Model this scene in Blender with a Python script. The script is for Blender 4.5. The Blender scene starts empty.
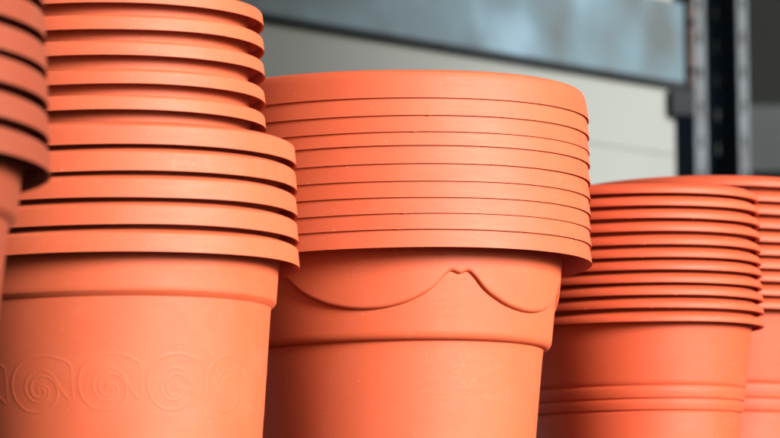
import bpy, math, random
import numpy as np
from mathutils import Vector, Matrix
random.seed(7)
S = bpy.context.scene
COL = S.collection
R = math.radians

# ------------------------------------------------------------------ node helpers
def mat_new(name):
    m = bpy.data.materials.new(name); m.use_nodes = True
    nt = m.node_tree
    return m, nt, nt.nodes['Principled BSDF']

def N(nt, typ, **kw):
    n = nt.nodes.new(typ)
    for k, v in kw.items():
        if hasattr(n, k) and k not in ('inputs',): setattr(n, k, v)
    return n

def noise(nt, vec, scale, detail=4, rough=.55):
    n = N(nt, 'ShaderNodeTexNoise'); n.inputs['Scale'].default_value = scale
    n.inputs['Detail'].default_value = detail; n.inputs['Roughness'].default_value = rough
    nt.links.new(vec, n.inputs['Vector']); return n.outputs['Fac']

def ramp(nt, fac, stops):
    n = N(nt, 'ShaderNodeValToRGB')
    el = n.color_ramp.elements
    while len(el) < len(stops): el.new(.5)
    for e, (p, c) in zip(el, stops):
        e.position = p; e.color = (*c, 1) if len(c) == 3 else c
    nt.links.new(fac, n.inputs['Fac']); return n.outputs['Color']

def mix(nt, fac, a, b, mode='MIX'):
    n = N(nt, 'ShaderNodeMix'); n.data_type = 'RGBA'; n.blend_type = mode
    for sock, v in ((n.inputs[0], fac), (n.inputs[6], a), (n.inputs[7], b)):
        if isinstance(v, bpy.types.NodeSocket): nt.links.new(v, sock)
        elif isinstance(v, (int, float)): sock.default_value = v
        else: sock.default_value = (*v, 1)
    return n.outputs[2]

def math_n(nt, op, a, b=0.0):
    n = N(nt, 'ShaderNodeMath'); n.operation = op
    for i, v in enumerate((a, b)):
        if isinstance(v, bpy.types.NodeSocket): nt.links.new(v, n.inputs[i])
        else: n.inputs[i].default_value = v
    return n.outputs[0]

def coords(nt, scale=(1, 1, 1), rand=True):
    tc = N(nt, 'ShaderNodeTexCoord'); mp = N(nt, 'ShaderNodeMapping')
    nt.links.new(tc.outputs['Object'], mp.inputs['Vector'])
    mp.inputs['Scale'].default_value = scale
    if rand:
        oi = N(nt, 'ShaderNodeObjectInfo')
        cb = N(nt, 'ShaderNodeCombineXYZ')
        for i, k in enumerate((37., 71., 53.)):
            nt.links.new(math_n(nt, 'MULTIPLY', oi.outputs['Random'], k), cb.inputs[i])
        nt.links.new(cb.outputs[0], mp.inputs['Location'])
    return mp.outputs['Vector']

def bump(nt, bsdf, h, strength, dist):
    b = N(nt, 'ShaderNodeBump'); b.inputs['Strength'].default_value = strength
    b.inputs['Distance'].default_value = dist
    nt.links.new(h, b.inputs['Height']); nt.links.new(b.outputs[0], bsdf.inputs['Normal'])

def terracotta(name, base, chalk=1.0):
    m, nt, b = mat_new(name)
    v = coords(nt)
    vs = coords(nt, (1, 1, 9))
    big = noise(nt, v, 7, 4)
    c = mix(nt, ramp(nt, big, [(.3, (0, 0, 0)), (.7, (1, 1, 1))]), base, (base[0]*1.07, base[1]*1.2, base[2]*1.35))
    # each pot of a stack comes out of the mould with a slightly different tone
    oi = N(nt, 'ShaderNodeObjectInfo')
    hs = N(nt, 'ShaderNodeHueSaturation')
    nt.links.new(c, hs.inputs['Color'])
    nt.links.new(math_n(nt, 'ADD', math_n(nt, 'MULTIPLY', oi.outputs['Random'], .10), .95), hs.inputs['Value'])
    c = hs.outputs['Color']
    # chalky film and scuffs
    film = ramp(nt, noise(nt, v, 16, 6, .65), [(.50, (0, 0, 0)), (.80, (1, 1, 1))])
    c = mix(nt, math_n(nt, 'MULTIPLY', film, .30 * chalk), c, (base[0]*1.05, base[1]*1.7, base[2]*2.6))
    scuff = ramp(nt, noise(nt, vs, 55, 5, .7), [(.66, (0, 0, 0)), (.72, (1, 1, 1))])
    patch = ramp(nt, noise(nt, v, 9, 2), [(.52, (0, 0, 0)), (.62, (1, 1, 1))])
    sc = math_n(nt, 'MULTIPLY', scuff, patch)
    c = mix(nt, math_n(nt, 'MULTIPLY', sc, .14 * chalk), c, (.85, .62, .50))
    # dried water marks: thin pale outlines in a few places, and fine dust specks
    wn = noise(nt, v, 34, 3, .55)
    ring_ = math_n(nt, 'LESS_THAN', math_n(nt, 'ABSOLUTE', math_n(nt, 'SUBTRACT', wn, .5)), .011)
    wm = ramp(nt, noise(nt, coords(nt, (1, 1, 1.6)), 6.5, 1), [(.58, (0, 0, 0)), (.68, (1, 1, 1))])
    c = mix(nt, math_n(nt, 'MULTIPLY', math_n(nt, 'MULTIPLY', ring_, wm), .04 * chalk), c, (.75, .36, .24))
    dust = ramp(nt, noise(nt, v, 420, 2, .6), [(.70, (0, 0, 0)), (.76, (1, 1, 1))])
    c = mix(nt, math_n(nt, 'MULTIPLY', dust, .22 * chalk), c, (.8, .5, .38))
    nt.links.new(c, b.inputs['Base Color'])
    rr = math_n(nt, 'ADD', math_n(nt, 'MULTIPLY', noise(nt, vs, 30, 4), .16), .54)
    nt.links.new(rr, b.inputs['Roughness'])
    b.inputs['Specular IOR Level'].default_value = .34
    b.inputs['Sheen Weight'].default_value = .0
    b.inputs['Sheen Roughness'].default_value = .5
    b.inputs['Subsurface Weight'].default_value = 0
    h = math_n(nt, 'ADD', noise(nt, vs, 60, 4), math_n(nt, 'MULTIPLY', noise(nt, v, 900, 2), .18))
    bump(nt, b, h, .06, .0012)
    return m

M_A = terracotta('terracotta_plastic_swag', (.42, .0665, .0215))
M_B = terracotta('terracotta_plastic_scroll', (.42, .0675, .0220), 1.1)
M_D = terracotta('terracotta_plastic_ribbed', (.41, .0515, .0145), .8)
M_S = terracotta('terracotta_plastic_shaded', (.175, .029, .0092), 1.0)  # darker copy of the plastic: the near left stack's shade put into the colour

# ------------------------------------------------------------------ mesh helpers
def mesh_obj(name, verts, faces, mat, smooth=True, sharp=35):
    me = bpy.data.meshes.new(name)
    me.from_pydata([tuple(map(float, v)) for v in verts], [], faces)
    me.update()
    if smooth:
        me.polygons.foreach_set('use_smooth', [True]*len(me.polygons))
        me.set_sharp_from_angle(angle=R(sharp))
    me.materials.append(mat)
    o = bpy.data.objects.new(name, me); COL.objects.link(o)
    return o

def fillet(pts, rad, n=4):
    """round the corners of an open (r,z) profile; rad per point (0 = keep)"""
    out = [pts[0]]
    for i in range(1, len(pts)-1):
        p0, p1, p2 = (np.array(pts[j], float) for j in (i-1, i, i+1))
        d = rad[i]
        if not d: out.append(tuple(p1)); continue
        a = p1 + (p0-p1)/np.linalg.norm(p0-p1)*min(d, .49*np.linalg.norm(p0-p1))
        c = p1 + (p2-p1)/np.linalg.norm(p2-p1)*min(d, .49*np.linalg.norm(p2-p1))
        for t in np.linspace(0, 1, n+1):
            out.append(tuple((1-t)**2*a + 2*t*(1-t)*p1 + t*t*c))
    out.append(pts[-1])
    return out

def lathe_mesh(name, prof, seg, mat, closed=True, warp=None):
    """prof: list of (r,z) running round the section; warp(phi, k, r, z) -> r, z"""
    n = len(prof)
    th = np.linspace(0, 2*math.pi, seg, endpoint=False)
    P = np.array(prof)
    rr = np.repeat(P[:, 0][None], seg, 0); zz = np.repeat(P[:, 1][None], seg, 0)
    if warp is not None: rr, zz = warp(th, rr, zz)
    V = np.stack([rr*np.cos(th)[:, None], rr*np.sin(th)[:, None], zz], -1).reshape(-1, 3)
    m = n if closed else n-1
    i = np.arange(seg)[:, None]; j = np.arange(m)[None]
    i2 = (i+1) % seg; j2 = (j+1) % n
    F = np.stack([i*n+j, i2*n+j, i2*n+j2, i*n+j2], -1).reshape(-1, 4)
    me = bpy.data.meshes.new(name)
    me.vertices.add(len(V)); me.vertices.foreach_set('co', V.ravel())
    me.loops.add(F.size); me.loops.foreach_set('vertex_index', F.ravel().astype(np.int32))
    me.polygons.add(len(F))
    me.polygons.foreach_set('loop_start', (np.arange(len(F))*4).astype(np.int32))
    me.update(calc_edges=True)
    me.polygons.foreach_set('use_smooth', [True]*len(F))
    me.validate()
    me.set_sharp_from_angle(angle=R(30))
    me.materials.append(mat)
    return me

def box(name, x0, x1, y0, y1, z0, z1, mat, parent=None):
    v = [(x, y, z) for z in (z0, z1) for y in (y0, y1) for x in (x0, x1)]
    f = [(0, 2, 3, 1), (4, 5, 7, 6), (0, 1, 5, 4), (2, 6, 7, 3), (0, 4, 6, 2), (1, 3, 7, 5)]
    o = mesh_obj(name, v, f, mat, smooth=False)
    if parent: o.parent = parent
    return o

# ------------------------------------------------------------------ the pots
# profiles: z measured from the bottom edge of the rim, r in metres
T = .0016
def body_profile(outer, zbot, t=T, floor=.004, top_r=None):
    """outer: (r,z) top -> bottom.  Adds base, inner wall, closed section"""
    inner = [(r-t, z) for r, z in outer[::-1]]
    r0 = outer[-1][0]
    inner = [(r, max(z, zbot+floor)) for r, z in inner]
    return outer + [(r0-.002, zbot), (.02, zbot), (.02, zbot+floor)] + inner

def wavy(seed, amp, prof, nicks=0):
    """slight warp of a moulded rim plus bits of flash along its lower edge"""
    rg = np.random.RandomState(seed)
    a = rg.uniform(0, 6.28, 8)
    spots = [(rg.uniform(0, 2*math.pi), rg.uniform(.004, .011), rg.uniform(-.0002, .0004)) for _ in range(nicks)]
    low = np.array([p[1] for p in prof]) < .0012
    def f(th, rr, zz):
        w = sum(math.sqrt(1/k)*np.sin(k*th + a[k]) for k in range(2, 8))*amp*.6
        zz += w[:, None]
        rr += (amp*.8*np.sin(2*th + a[0]))[:, None]
        for c, wd, h in spots:
            d = (th - c + math.pi) % (2*math.pi) - math.pi
            b = np.exp(-(d/wd)**4)
            zz[:, low] -= (b*h)[:, None]
            rr[:, low] += (b*abs(h)*.5)[:, None]
        return rr, zz
    return f

# --- A: pot with swags, tall flared skirt rim (centre stack)
SW_U = [0, 1.2, 2.7, 3.4, 4.5, 6.5, 7.6, 9.8, 11.7, 13, 16, 18.7, 22.8, 26.6, 30]
SW_Z = [.3602, .3618, .3634, .3630, .3604, .3552, .3514, .3462, .3428, .3410, .3370, .3343, .3316, .3302, .3299]
H_A = .3810
SW_F = np.arange(-3, 33, .1)
_g = np.interp(np.where(SW_F > 30, 60 - SW_F, np.abs(SW_F)), SW_U, SW_Z)
_k = np.exp(-np.arange(-15, 16)**2/(2*5.5**2)); _k /= _k.sum()
SW_G = np.convolve(np.pad(_g, 15, mode='edge'), _k, 'valid')
def swag_z(phi_deg):
    u = np.abs((phi_deg - 25.7 + 30) % 60 - 30)
    return np.interp(u, SW_F, SW_G) - H_A
def make_A():
    rim = [(.1970, 0), (.1963, .006), (.1945, .0205), (.1915, .0262), (.1790, .0264), (.1712, .0262),
           (.1712, .0235), (.1790, .0228), (.1888, .0225), (.1931, .0195), (.1957, .0004)]
    rim = fillet(rim + [rim[0]], [0, 0, .0035, .0040, 0, .001, .001, 0, .002, .002, .0004, 0], 4)[:-1]
    rm = lathe_mesh('rim', rim, 720, M_A, warp=wavy(11, .00022, rim, nicks=9))
    # wall; the rows between apron and band follow the swag line
    za = lambda z: .1587 + (z + H_A - .3215) * .127        # band surface radius
    rows = []
    nA = 10
    for t in np.linspace(0, 1, nA): rows.append(('apron', t))
    edge = [(.0042, 1.0), (.0032, .985), (.0023, .93), (.0015, .82), (.0008, .62), (.0003, .36), (.00002, .08), (-.0002, .0)]
    for d, k in edge: rows.append(('edge', d, k))
    for t in np.linspace(.04, 1, 14): rows.append(('band', t))
    q = [(.1573, .3105), (.1566, .3075), (.1550, .3050), (.1530, .3036), (.1505, .3030), (.1494, .3028), (.1491, .3020)]
    low = [(.1480, .295), (.1455, .2738), (.1395, .2223), (.128, .12), (.1145, .004), (.1135, .0015), (.1115, 0)]
    tail = [(r, z - H_A) for r, z in q + low]
    nrow = len(rows) + len(tail)
    inner = [(r - .0022, max(z, .004 - H_A)) for r, z in tail[::-1]]
    inner += [(.1573 - .0022, -.065), (.1640 - .0018, -.020), (.1712, .0245), (.1732, .0245)]
    prof = [(0, 0)]*len(rows) + tail + [(.03, -H_A), (.03, -H_A + .004)] + inner
    prof = [(.1730, .0245)] + prof[0:]
    def warp(th, rr, zz):
        ph = np.degrees(th) + 90
        sz = swag_z(ph)
        # keep swag symmetric and slightly rounded
        zb0 = .3105 - H_A
        zt = .0200
        apr = lambda z: .1692 + (z - .0033) * .090
        for k, rw in enumerate(rows, start=1):
            if rw[0] == 'apron':
                z = zt + (sz + .0048 - zt) * rw[1]
                r = apr(z)
            elif rw[0] == 'edge':
                z = sz + rw[1]
                base = za(z)
                r = base + (apr(z) - base) * rw[2]
            else:
                z = (sz - .0003) + (zb0 + .0006 - (sz - .0003)) * rw[1]
                r = za(z)
            rr[:, k] = r; zz[:, k] = z
        return rr, zz
    bm = lathe_mesh('body', prof, 900, M_A, warp=warp)
    return rm, bm, H_A

# --- B: pot with a scroll frieze (left stacks)
H_B = .3576
def make_B():
    rim = [(.1803, 0), (.1801, .0015), (.1792, .0156), (.1768, .0175), (.1705, .0200), (.1648, .0202),
           (.1648, .0180), (.1690, .0176), (.1745, .0158), (.1772, .0136), (.1783, .0002)]
    rim = fillet(rim + [rim[0]], [0, .0005, .0018, .0018, 0, .0008, .0006, 0, .001, .001, .0006, 0], 4)[:-1]
    rm = lathe_mesh('rim', rim, 720, M_B, warp=wavy(5, .00030, rim, nicks=7))
    zc, pitch = .2466, 22.5
    up = [(.1665, H_B + .0170), (.1622, .3571), (.1596, .3315), (.1593, .3280), (.1589, .3273), (.1551, .3236), (.1545, .3231), (.1541, .3200)]
    mid = [(.1541 - (.3200 - z) * .0915, z) for z in np.arange(.3120, .2799, -.008)]
    fr = [(.1541 - (.3200 - z) * .0915, z) for z in np.arange(.2790, .2240, -.0007)]
    low = [(.1541 - (.3200 - z) * .0915, z) for z in (.2200, .16, .08, .004)] + [(.1238, .001), (.1225, 0)]
    outer = [(r, z - H_B) for r, z in up + mid + fr + low]
    inner = [(r - .0017, max(z, .004 - H_B)) for r, z in
             [(.1252, -.3536), (.1541, -.0385), (.1553, -.0338), (.1590, -.0290), (.1622, 0), (.1665, .0168)]]
    prof = outer + [(.03, -H_B), (.03, -H_B + .004)] + inner
    k0 = len(up) + len(mid); k1 = k0 + len(fr)
    # the scroll lines, in mm, x to the right, y up, centre of one scroll at 0
    def spiral(pts):
        a = np.radians(np.array([p[0] for p in pts], float)); r = np.array([p[1] for p in pts], float)
        t = np.linspace(0, 1, 160); ti = np.linspace(0, 1, len(pts))
        from_a = np.interp(t, ti, a); rr_ = np.interp(t, ti, r)
        # smooth the radius
        k = np.ones(9)/9; rp = np.pad(rr_, 4, mode='edge'); rr_ = np.convolve(rp, k, 'valid')
        return np.stack([rr_*np.cos(from_a), rr_*np.sin(from_a)], 1)
    px = .863
    l1 = spiral([(60, 1.5), (0, 3.5), (-90, 7.0), (-180, 9.5), (-270, 13.5), (-360, 17), (-450, 20.5), (-490, 24), (-540, 29), (-585, 33), (-630, 33), (-660, 35), (-682, 38.5)])*px
    l2 = spiral([(200, 1.5), (120, 4.0), (30, 6.5), (-30, 9), (-90, 11.5), (-160, 14), (-220, 17.5), (-270, 20), (-310, 18.5)])*px
    l2b = np.array([l2[-1], (15.5, 8), (20, -1), (24.5, -8.5)])
    l3 = l2[:]*1.0
    def resample(p, n):
        d = np.r_[0, np.cumsum(np.linalg.norm(np.diff(p, axis=0), axis=1))]
        t = np.linspace(0, d[-1], n)
        return np.stack([np.interp(t, d, p[:, 0]), np.interp(t, d, p[:, 1])], 1)
    def bez(a, b, c, d, n=60):
        t = np.linspace(0, 1, n)[:, None]
        return (1-t)**3*np.array(a)+3*(1-t)**2*t*np.array(b)+3*(1-t)*t*t*np.array(c)+t**3*np.array(d)
    e = l2[-1]
    l2b = bez(e, (e[0]+4, e[1]-3), (17, -3), (25.0, -8.5))
    lv = bez((l1[-1][0], l1[-1][1]), (28, 12), (26.5, 3), (27.5, -8))
    lines = [(resample(l1, 500), 1.0), (resample(l2, 360), .8), (resample(l2b, 60), .9), (resample(lv, 80), .55)]
    def warp(th, rr, zz):
        ph = (np.degrees(th) + 90 - 8.7 + pitch/2) % pitch - pitch/2
        zrow = zz[0, k0:k1] + H_B - zc
        H = np.zeros((len(th), k1-k0))
        # solve for one pitch only, then repeat
        for q in range(len(th)):
            pass
        uniq, inv = np.unique(np.round(ph, 4), return_inverse=True)
        rm_ = .1475*1000
        X = np.radians(uniq)[:, None]*rm_ + 0*zrow[None]
        Y = 1000*zrow[None] + 0*X
        Hh = np.zeros_like(X)
        per = math.radians(pitch)*rm_
        for L, amp in lines:
            best = np.full(X.shape, 1e9)
            for dx in (-per, 0, per):
                for p in L:
                    d = (X-p[0]-dx)**2 + (Y-p[1])**2
                    np.minimum(best, d, out=best)
            Hh = np.maximum(Hh, amp*np.exp(-best/(2*.62**2)))
        H = Hh[inv]
        rr[:, k0:k1] += H*.00020
        return rr, zz
    bm = lathe_mesh('body', prof, 1440, M_B, warp=warp)
    return rm, bm, H_B

# --- C: smaller pot of the left stack
H_C = .3850
def make_C():
    rim = [(.1545, 0), (.1543, .0012), (.1535, .0105), (.1512, .0126), (.1430, .0128), (.1418, .0126),
           (.1418, .0108), (.1430, .0103), (.1503, .0101), (.1519, .0088), (.1527, .0002)]
    rim = fillet(rim + [rim[0]], [0, .0005, .0014, .0016, 0, .0006, .0006, 0, .001, .001, .0006, 0], 4)[:-1]
    rm = lathe_mesh('rim', rim, 720, M_B, warp=wavy(5, .00030, rim, nicks=7))
    outer = [(.1430, .0112), (.1396, -.003), (.1372, -.030), (.1335, -.034), (.107, -H_C+.004), (.1050, -H_C)]
    inner = [(r-.0015, max(z, .004-H_C)) for r, z in outer[::-1]]
    prof = outer + [(.03, -H_C), (.03, -H_C+.004)] + inner
    return rm, lathe_mesh('body', prof, 256, M_B), H_C

# --- D / E: pots with a round bead rim and three grooves
def make_D(H, fr, fz, lines, name='body'):
    rim = [(.1160, .0003), (.1184, 0), (.1192, .0004), (.1194, .0014), (.1192, .0034), (.1185, .0056), (.1172, .0074), (.1154, .0084),
           (.1130, .0099), (.1112, .0108), (.1092, .0108), (.1092, .0072), (.1110, .0069), (.1140, .0066), (.1160, .0050), (.1168, .0030), (.1160, .0014)]
    rim = [(r*fr, z*fz) for r, z in rim]
    rm = lathe_mesh('rim', rim, 720, M_D, warp=wavy(9, .00020, rim, nicks=7))
    l1, l2, l3 = lines                                   # heights of the grooves above the base
    g = .0009
    w = lambda z: .1074*fr - (H - .006*fz - z) * .130
    outer = [(.1106*fr, H + .0075*fz), (.1090*fr, H+.002)]
    outer += [(w(z), z) for z in (H-.006, H-.025, l1+.006, l1+.0022)]
    outer += [(w(l1)-.0003, l1+.0014), (w(l1)-.0012, l1+.0002), (w(l1)-.0012, l1-.0006), (w(l1)-.0001, l1-.0016), (w(l1)+.0002, l1-.003)]
    outer += [(w(l2)+.0004, l2+.0030), (w(l2)+.0000, l2+.0016), (w(l2)-.0016, l2+.0004), (w(l2)-.0016, l2-.0006), (w(l2)-.0006, l2-.0016), (w(l2)-.0004, l2-.003)]
    r3 = w(l3)
    outer += [(r3-.0002, l3+.0030), (r3-.0006, l3+.0014), (r3-.0024, l3+.0002), (r3-.0026, l3-.0008), (r3-.0018, l3-.0018), (r3-.0019, l3-.004)]
    outer += [(r3-.0019-(l3-.004)*.083, .004), (r3-.0045-(l3)*.083, 0)]
    outer = [(r, z-H) for r, z in outer]
    inner = [(r-.0014, max(z, .004-H)) for r, z in outer[::-1]]
    prof = outer + [(.02, -H), (.02, -H+.004)] + inner
    return rm, lathe_mesh(name, prof, 320, M_D), H

A = make_A(); B = make_B(); C_ = make_C()
Dm = make_D(.3470, 1.1047, .98, (.2866, .2736, .2624))
Em = make_D(.3862, 1.2546, 1.13, (.3099, .2941, .2806))

def shifted(meshes):                                    # profiles are stored rim-bottom-up: move origin to the base
    rm, bm, H = meshes
    for me in (rm, bm): me.transform(Matrix.Translation((0, 0, H)))
    return rm, bm, H
A, B, C_, Dm, Em = map(shifted, (A, B, C_, Dm, Em))

KIND = {'A': ('swag_flower_pot', A), 'B': ('scroll_flower_pot', B), 'C': ('plain_flower_pot', C_),
        'D': ('ribbed_flower_pot', Dm), 'E': ('ribbed_flower_pot', Em)}

def axis_frame(lx, ly):
    a = Vector((math.sin(lx), -math.sin(ly), 1)).normalized()
    e1 = (Vector((1, 0, 0)) - a*a.x).normalized(); e2 = a.cross(e1)
    return a, e1, e2

PROTO = {}
def place(kind, base, axis, zrot, sxy, sz, label, group):
    name, (rm, bm, H) = KIND[kind]
    a, e1, e2 = axis
    if kind not in PROTO:
        root = bpy.data.objects.new(name, None); COL.objects.link(root)
        root.empty_display_size = .1
        for nm, me in (('rim', rm), ('body', bm)):
            o = bpy.data.objects.new(nm, me); COL.objects.link(o); o.parent = root
        PROTO[kind] = root
    else:
        src = PROTO[kind]
        root = src.copy(); COL.objects.link(root)
        for ch in src.children:
            c = ch.copy(); COL.objects.link(c); c.parent = root
    M = Matrix((e1, e2, a)).transposed().to_4x4() @ Matrix.Rotation(zrot, 4, 'Z') @ Matrix.Diagonal((sxy, sxy, sz, 1))
    M.translation = base
    root.matrix_world = M
    root['label'] = label; root['category'] = 'flower pot'; root['group'] = group
    return root

ORD = ['top', 'second', 'third', 'fourth', 'fifth', 'sixth', 'seventh', 'eighth', 'ninth', 'tenth', 'bottom']

def stack(X, Y, lx, ly, spec, group, scale=1.0):
    """spec: list of (kind, z of rim bottom, sxy, label, zrot)"""
    ax = axis_frame(R(lx), R(ly))
    for kind, z, sxy, label, zr in spec:
        H = KIND[kind][1][2]
        s = scale if kind != 'S' else 1
        base = (Vector((X, Y, 0)) + ax[0]*(z - H*sxy_z(kind, sxy)))*scale
        place(kind, base, ax, zr, sxy*scale, sxy_z(kind, sxy)*scale, label, group)

def sxy_z(kind, sxy):
    return S_Z if S_Z else 1.0
S_Z = None

# stack 1 (nearest, left edge of the picture)
zs = [.4889, .4657, .4426, .4193, .3969, .3735, .3495]
rr = [.1850, .1865, .1878, .1891, .1903, .1915, .1927]
lab1 = ['uppermost pot of the near left stack, above the top left corner',
        'second pot from the top of the near left stack, its dark underside in the corner',
        'fifth rim from the bottom of the blurred near left stack of pots',
        'fourth rim from the bottom of the blurred near left stack of pots',
        'third rim from the bottom of the blurred near left stack of pots',
        'second rim from the bottom of the blurred near left stack of pots',
        'lowest pot of the blurred near left stack, its stepped wall showing below the rim']
S_Z = 1.0
stack(-.4277, 2.9, .98, -1.47, [('B', z, r/.1803, l, 0 if i == 6 else random.random()*6) for i, (z, r, l) in enumerate(zip(zs, rr, lab1))],
      'pots nested in the near left stack')

# stack 2: five small pots in five larger ones
zs = [.5706, .5483, .5262, .5020, .4801, .4474, .4251, .4028, .3804, .3576]
rr = [.1546, .1545, .1545, .1545, .1544, .1799, .1800, .1801, .1803, .1804]
lab2 = ['smaller pot at the very top of the tall left stack, its rim partly cropped',
        'second small pot from the top of the tall left stack',
        'third small pot from the top of the tall left stack',
        'fourth small pot from the top of the tall left stack, its rim scuffed',
        'lowest of the small pots of the tall left stack, just above the wide ones',
        'topmost of the wide pots of the tall left stack, holding the small ones',
        'second of the wide pots of the tall left stack',
        'third of the wide pots of the tall left stack',
        'fourth of the wide pots of the tall left stack, one above the lowest',
        'lowest wide pot of the tall left stack with a wave scroll frieze']
stack(-.2528, 3.75, -1.04, -.51, [('C' if i < 5 else 'B', z, r/(.1545 if i < 5 else .1803), l, 0 if i == 9 else random.random()*6)
      for i, (z, r, l) in enumerate(zip(zs, rr, lab2))], 'pots nested in the tall left stack', scale=.98)

# stack 3: centre, swag pots with deep flush rims
zs = [.5142, .4985, .4838, .4716, .4554, .4400, .4255, .4112, .3969, .3810]
rr = [.1990, .1988, .1985, .1983, .1981, .1978, .1976, .1973, .1971, .1969]
def lab3(i):
    if i == 0: return 'top pot of the centre stack, its smooth deep rim uncovered against the pale wall'
    if i == 9: return 'lowest pot of the centre stack with moulded swags on its wall'
    return '%s pot from the top of the centre stack of deep flush rims' % ORD[i]
stack(-.0029, 4.0, -1.13, -.79, [('A', z, r/.1970, lab3(i), 0 if i == 9 else random.choice(range(6))*R(60) + random.uniform(-.1, .1))
      for i, (z, r) in enumerate(zip(zs, rr))], 'pots nested in the centre stack')

# stack 4: smaller bead-rimmed pots to the right
zs = [.4713, .4592, .4468, .4343, .4214, .4090, .3970, .3846, .3725, .3601, .3470]
rr = [.1296, .1299, .1301, .1303, .1305, .1308, .1310, .1312, .1315, .1317, .1319]
def lab4(i):
    if i == 0: return 'top pot of the round rimmed stack right of the centre one'
    if i == 10: return 'lowest pot of the round rimmed stack right of centre, grooves round its wall'
    return '%s pot from the top of the round rimmed stack right of centre' % ORD[i]
stack(.2406, 4.3, -.47, .72, [('D', z, r/.1319, lab4(i), random.random()*6) for i, (z, r) in enumerate(zip(zs, rr))],
      'pots nested in the right stack')

# stack 5: behind, at the right edge
zs = [.5147, .4991, .4856, .4707, .4564, .4422, .4281, .4146, .4000, .3862]
def lab5(i):
    if i == 0: return 'top pot of the rearmost stack at the right edge, below the steel posts'
    if i == 9: return 'lowest pot of the rearmost stack at the right edge, grooves round its wall'
    return '%s pot from the top of the rearmost stack at the right edge' % ORD[i]
stack(.3346, 4.66, -.06, -.63, [('E', z, 1.0, lab5(i), random.random()*6) for i, z in enumerate(zs)],
      'pots nested in the rear right stack')

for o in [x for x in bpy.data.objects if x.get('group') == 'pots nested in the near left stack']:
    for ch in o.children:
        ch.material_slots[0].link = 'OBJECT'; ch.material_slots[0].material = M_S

# ------------------------------------------------------------------ camera
F = 4345.5; PITCH = R(6.1284); ROLL = R(-.6206)
cr, sr, cp, sp = math.cos(ROLL), math.sin(ROLL), math.cos(PITCH), math.sin(PITCH)
Rt = Vector((1, 0, 0)); Fw = Vector((0, cp, sp)); Up = Vector((0, -sp, cp))
cx = Rt*cr + Up*sr; cy = Up*cr - Rt*sr
cam = bpy.data.cameras.new('camera'); camo = bpy.data.objects.new('camera', cam); COL.objects.link(camo)
camo.matrix_world = Matrix((cx, cy, -Fw)).transposed().to_4x4()
cam.sensor_width = 36; cam.lens = F/780*36; cam.clip_start = .05; cam.clip_end = 500
cam.dof.use_dof = True; cam.dof.focus_distance = 3.86; cam.dof.aperture_fstop = 10.5
S.camera = camo

def at(px, py, depth):                                   # reads the place of a far thing off the picture
    d = Fw + cx*((px-390)/F) + cy*((219-py)/F)
    return d*(depth/d.y)

# ------------------------------------------------------------------ background of the shed
def simple(name, col, rough=.6, metal=0., spec=.5, var=.15, scale=6, stretch=(1, 1, 1)):
    m, nt, b = mat_new(name)
    v = coords(nt, stretch, rand=False)
    n = noise(nt, v, scale, 5)
    c = mix(nt, ramp(nt, n, [(.3, (0, 0, 0)), (.7, (1, 1, 1))]), tuple(x*(1-var) for x in col), tuple(x*(1+var) for x in col))
    nt.links.new(c, b.inputs['Base Color'])
    b.inputs['Roughness'].default_value = rough; b.inputs['Metallic'].default_value = metal
    b.inputs['Specular IOR Level'].default_value = spec
    return m

def galvanised():
    m, nt, b = mat_new('galvanised_steel')
    v = coords(nt, (1, 1, .8), rand=False)
    n1 = noise(nt, v, 6, 2, .45); n2 = noise(nt, coords(nt, rand=False), 40, 4)
    c = ramp(nt, n1, [(.30, (.028, .040, .042)), (.5, (.050, .092, .115)), (.72, (.115, .19, .245))])
    c = mix(nt, math_n(nt, 'MULTIPLY', n2, .2), c, (.14, .165, .18))
    nt.links.new(c, b.inputs['Base Color'])
    b.inputs['Metallic'].default_value = .25
    b.inputs['Roughness'].default_value = .5
    return m
M_GALV = galvanised()
M_WALL = simple('painted_wall', (.132, .145, .135), .75, var=.04, scale=3)
M_DARK = simple('dark_steel', (.015, .018, .02), .8, .0, .12, var=.3)
M_POST = simple('worn_post_steel', (.024, .034, .042), .6, .0, .3, var=.5, scale=25, stretch=(1, 1, .6))
M_NAVY = simple('navy_steel', (.020, .030, .036), .8, .0, .12, var=.3)
M_VOID = simple('interior_shade', (.0028, .0040, .0026), .85, 0, .2, var=.4, scale=3)  # near-black: the shade of the interior is put into this colour
M_GREY = simple('grey_board', (.011, .0155, .0155), .8, var=.3, scale=5)
M_RUST = simple('rusty_plate', (.045, .034, .030), .9, 0, .1, var=.35, scale=20)
M_CONC = simple('concrete', (.04, .037, .033), .95, 0, .05, var=.15, scale=3)
M_WOOD = simple('grey_wood', (.02, .017, .014), .95, 0, .05, var=.3, scale=4, stretch=(1, 8, 8))

WD = Vector((math.sin(R(40.15)), math.cos(R(40.15)), 0))      # direction in which wall and beam recede
WN = Vector((-WD.y, WD.x, 0))                                  # away from the camera (behind)
def tag(o, label=None, cat=None, kind=None, group=None):
    if label: o['label'] = label
    if cat: o['category'] = cat
    if kind: o['kind'] = kind
    if group: o['group'] = group

def oriented_box(name, P, a, b, c, mat, parent=None):
    """box at P spanned by the vectors a, b, c"""
    v = [P + a*i + b*j + c*k for k in (0, 1) for j in (0, 1) for i in (0, 1)]
    f = [(0, 2, 3, 1), (4, 5, 7, 6), (0, 1, 5, 4), (2, 6, 7, 3), (0, 4, 6, 2), (1, 3, 7, 5)]
    o = mesh_obj(name, v, f, mat, smooth=False)
    if parent:
        o.parent = parent; o.matrix_parent_inverse = Matrix.Translation(-parent.location)
    return o
Z = Vector((0, 0, 1))

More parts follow.
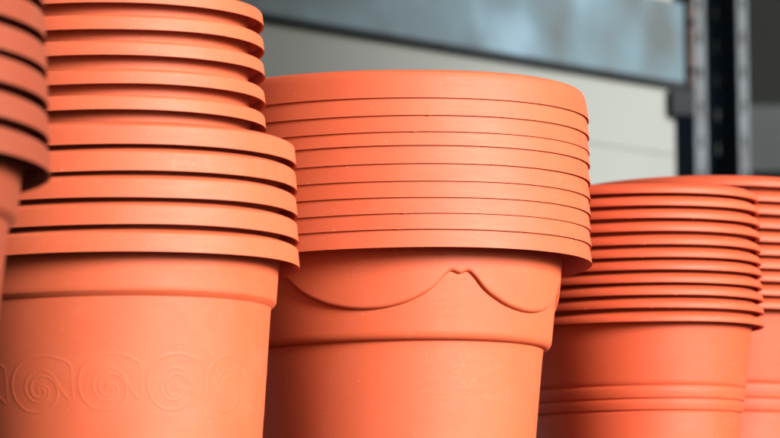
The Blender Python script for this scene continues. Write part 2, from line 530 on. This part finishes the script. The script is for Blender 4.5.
DB = 7.6
Pb = at(671+14, 87.5, DB)                                # lower right corner of the beam
beam = bpy.data.objects.new('steel_beam', None); COL.objects.link(beam); beam.location = Pb
tag(beam, 'mottled galvanised steel beam sloping above the centre stack', 'steel beam')
L = 2.6; hgt = .150
oriented_box('web', Pb, -WD*L, WN*.004, Z*hgt, M_GALV, beam)
oriented_box('flange', Pb + WN*.0045 - Z*.004, -WD*L, WN*.008, Z*.006, M_GALV, beam)
oriented_box('flange', Pb + WN*.0045 + Z*(hgt-.006), -WD*L, WN*.008, Z*.006, M_GALV, beam)
# rolled lip along the lower edge
lip = []
nl = 10
for i in range(2):
    for k in range(nl):
        a = math.pi*2*k/nl
        lip.append(Pb - WD*(L*i) + WN*(.0005+.004*math.cos(a)) + Z*(.003+.006*math.sin(a)))
lf = [(k, (k+1) % nl, nl+(k+1) % nl, nl+k) for k in range(nl)] + [tuple(range(nl))[::-1], tuple(range(nl, 2*nl))]
o = mesh_obj('lip', lip, lf, M_DARK); o.parent = beam; o.matrix_parent_inverse = Matrix.Translation(-Pb)
oriented_box('end_plate', Pb + WD*.001 - WN*.010 - Z*.002, WD*.016, WN*.03, Z*(hgt+.004), M_RUST, beam)

q0 = at(672, 89, 7.57); q1 = at(694, 114, 7.57)
oriented_box('bracket', Vector((q0.x, q0.y, q1.z)), Vector((q1.x-q0.x, .012, 0)), Vector((0, .02, 0)), Z*(q0.z-q1.z), M_DARK, beam)
for u, v_ in ((.008, .03), (.008, .115)):
    c0 = Pb + WD*u - WN*.0105 + Z*v_
    V_ = [c0 - WN*(.006*k_) + (WD*math.cos(a_) + Z*math.sin(a_))*.006 for k_ in (0, 1) for a_ in [math.pi/3*i_ for i_ in range(6)]]
    o = mesh_obj('bolt', V_, [(i_, (i_+1) % 6, 6+(i_+1) % 6, 6+i_) for i_ in range(6)] + [tuple(range(6))[::-1], tuple(range(6, 12))], M_DARK, smooth=False)
    o.parent = beam; o.matrix_parent_inverse = Matrix.Translation(-Pb)

# pale wall behind the beam
DW = 7.65
Pw = Pb + WN*.014
for _ in range(60):                                     # slide along the wall plane to where the photograph ends it
    d = Pw - Vector((0, 0, 0)); X = d.dot(cx)/d.dot(Fw)*F + 390
    Pw = Pw - WD*((X-674)/F*7.6*1.0)
Pw.z = 0
wall = bpy.data.objects.new('pale_wall', None); COL.objects.link(wall); wall.location = Pw
tag(wall, 'pale grey panelled wall behind the pots', 'wall')
zb = -.9
z = zb; k = 0
z = at(640, 152, 7.55).z - .40*5
while z < 2.6:
    h = .40
    oriented_box('wall_panel', Pw + Z*z - Vector((0, 0, 0)), -WD*4.5, WN*.04, Z*(h-.0015), M_WALL, wall)
    z += h; k += 1
oriented_box('wall_core', Pw + Z*zb + WN*.004 + WD*-.001, -WD*4.49, WN*.03, Z*3.5, M_GREY, wall)

# perforated steel posts
def sheet(pts, z0, z1, t, mat, name, parent, holes=None):
    """folded vertical sheet through plan points; holes: set of segment indices that are perforated"""
    V = []; Fc = []
    def quad_slab(a, b, za, zb_):
        d = (b-a).normalized(); n = Vector((-d.y, d.x, 0))*t
        i = len(V)
        for zz in (za, zb_):
            V.extend([a+Z*zz, b+Z*zz, b+n+Z*zz, a+n+Z*zz])
        Fc.extend([(i, i+1, i+5, i+4), (i+1, i+2, i+6, i+5), (i+2, i+3, i+7, i+6), (i+3, i, i+4, i+7), (i, i+3, i+2, i+1), (i+4, i+5, i+6, i+7)])
    for s in range(len(pts)-1):
        a, b = pts[s], pts[s+1]
        if holes and s in holes:
            m1 = a + (b-a)*.36; m2 = a + (b-a)*.64
            quad_slab(a, m1, z0, z1); quad_slab(m2, b, z0, z1)
            zz = z0
            while zz < z1:
                quad_slab(m1 , m2, zz, min(zz+.040, z1)); zz += .062
        else:
            quad_slab(a, b, z0, z1)
    o = mesh_obj(name, V, Fc, mat, smooth=False)
    if parent: o.parent = parent; o.matrix_parent_inverse = Matrix.Translation(-parent.location)
    return o

def P2(px, depth, py=100):
    p = at(px, py, depth); p.z = 0; return p
DP = 7.62
z0, z1 = -.9, 2.2
def post(name, label, face, side, side_mat, face_mat):
    e = bpy.data.objects.new(name, None); COL.objects.link(e)
    e.location = Vector((face[0].x, face[0].y, z0))
    tag(e, label, 'steel post', group='upright steel posts of the rack')
    sheet(side, z0, z1, .003, side_mat, 'side_flange', e)
    sheet(face, z0, z1, .003, face_mat, 'front_flange', e, holes={0})
post('steel_post', 'left steel post with a pale pitted edge, at the end of the beam',
     [P2(694.5, DP), P2(706.5, DP+.012)], [P2(675, DP+.16), P2(694.2, DP+.002)], M_DARK, M_POST)
post('steel_post', 'thin dim bluish steel post between the two bright edged posts',
     [P2(713, DP+.10), P2(723, DP+.115)], [P2(707, DP+.20), P2(712.8, DP+.102)], M_NAVY, M_GALV)
post('steel_post', 'right steel post with a bright perforated edge and navy side',
     [P2(738.5, DP), P2(748.7, DP+.012)], [P2(722, DP+.16), P2(738.2, DP+.002)], M_NAVY, M_POST)

part = box('shade_board', -.02, .02, -.55, .55, 0, 4.0, M_WOOD)  # added out of view to shade the wall and beam towards the left
part.location = (2.6, 4.85, -.9)
tag(part, 'added unseen tall board right of the steel posts, shading the pale wall', 'board')

# dark interior beyond the posts, its shade painted as a near-black sheet
void = oriented_box('shade_backdrop', P2(640, 9.3) + Z*-.9, Vector((2.4, .25, 0)), Vector((-.002, .02, 0)), Z*3.2, M_VOID)
tag(void, 'dark olive tarpaulin hanging in the shade beyond the steel posts', 'shade_backdrop')
q = at(750, 106, 9.29); zlow = at(750, 172, 9.29).z
brd = oriented_box('grey_board', Vector((P2(640, 9.29).x + .05, 9.262, zlow)), Vector((2.3, .24, 0)), Vector((-.002, .02, 0)), Z*(q.z-zlow), M_GREY)
tag(brd, 'dull grey rail board running along the painted dark backdrop', 'board')

# ------------------------------------------------------------------ bench and ground
bench = bpy.data.objects.new('display_bench', None); COL.objects.link(bench); bench.location = (0, 3.8, -.9)
tag(bench, 'weathered wooden bench carrying the stacks of pots', 'bench')
def bpart(nm, x0, x1, y0, y1, za, zb_, mat):
    o = box(nm, x0, x1, y0-3.8, y1-3.8, za+.9, zb_+.9, mat, bench); return o
for i in range(14):
    y = 2.60 + i*.172
    bpart('plank', -1.6, 1.6, y, y+.166, -.032, -.002, M_WOOD)
for x in (-1.4, 1.34):
    for y in (2.7, 4.85):
        bpart('leg', x, x+.07, y, y+.07, -.9, -.0325, M_WOOD)
g = box('ground', -60, 60, -60, 60, -1.0, -.9, M_CONC); g['kind'] = 'structure'

# ------------------------------------------------------------------ light
SUN_EL, SUN_AZ = 17, 57                                 # azimuth: to the right of the camera's back
w = bpy.data.worlds.new('World'); S.world = w; w.use_nodes = True
nt = w.node_tree; bg = nt.nodes['Background']
sky = nt.nodes.new('ShaderNodeTexSky'); sky.sky_type = 'NISHITA'; sky.sun_disc = False
sd = Vector((math.sin(R(SUN_AZ))*math.cos(R(SUN_EL)), -math.cos(R(SUN_AZ))*math.cos(R(SUN_EL)), math.sin(R(SUN_EL))))
sky.sun_elevation = R(SUN_EL)
sky.sun_rotation = math.atan2(sd.x, sd.y)
sky.air_density = .7; sky.dust_density = 2.5; sky.ozone_density = 1.0
nt.links.new(sky.outputs[0], bg.inputs[0]); bg.inputs[1].default_value = .06
sun = bpy.data.lights.new('sun', 'SUN'); sun.energy = 5; sun.angle = R(20); sun.color = (1, .98, .96)
so = bpy.data.objects.new('sun', sun); COL.objects.link(so)
so.rotation_euler = sd.to_track_quat('Z', 'Y').to_euler()

S.view_settings.view_transform = 'Standard'; S.view_settings.look = 'None'
S.view_settings.exposure = 1.14; S.view_settings.gamma = 1
S.render.engine = 'CYCLES'

S.cycles.max_bounces = 4; S.cycles.diffuse_bounces = 2; S.cycles.glossy_bounces = 1
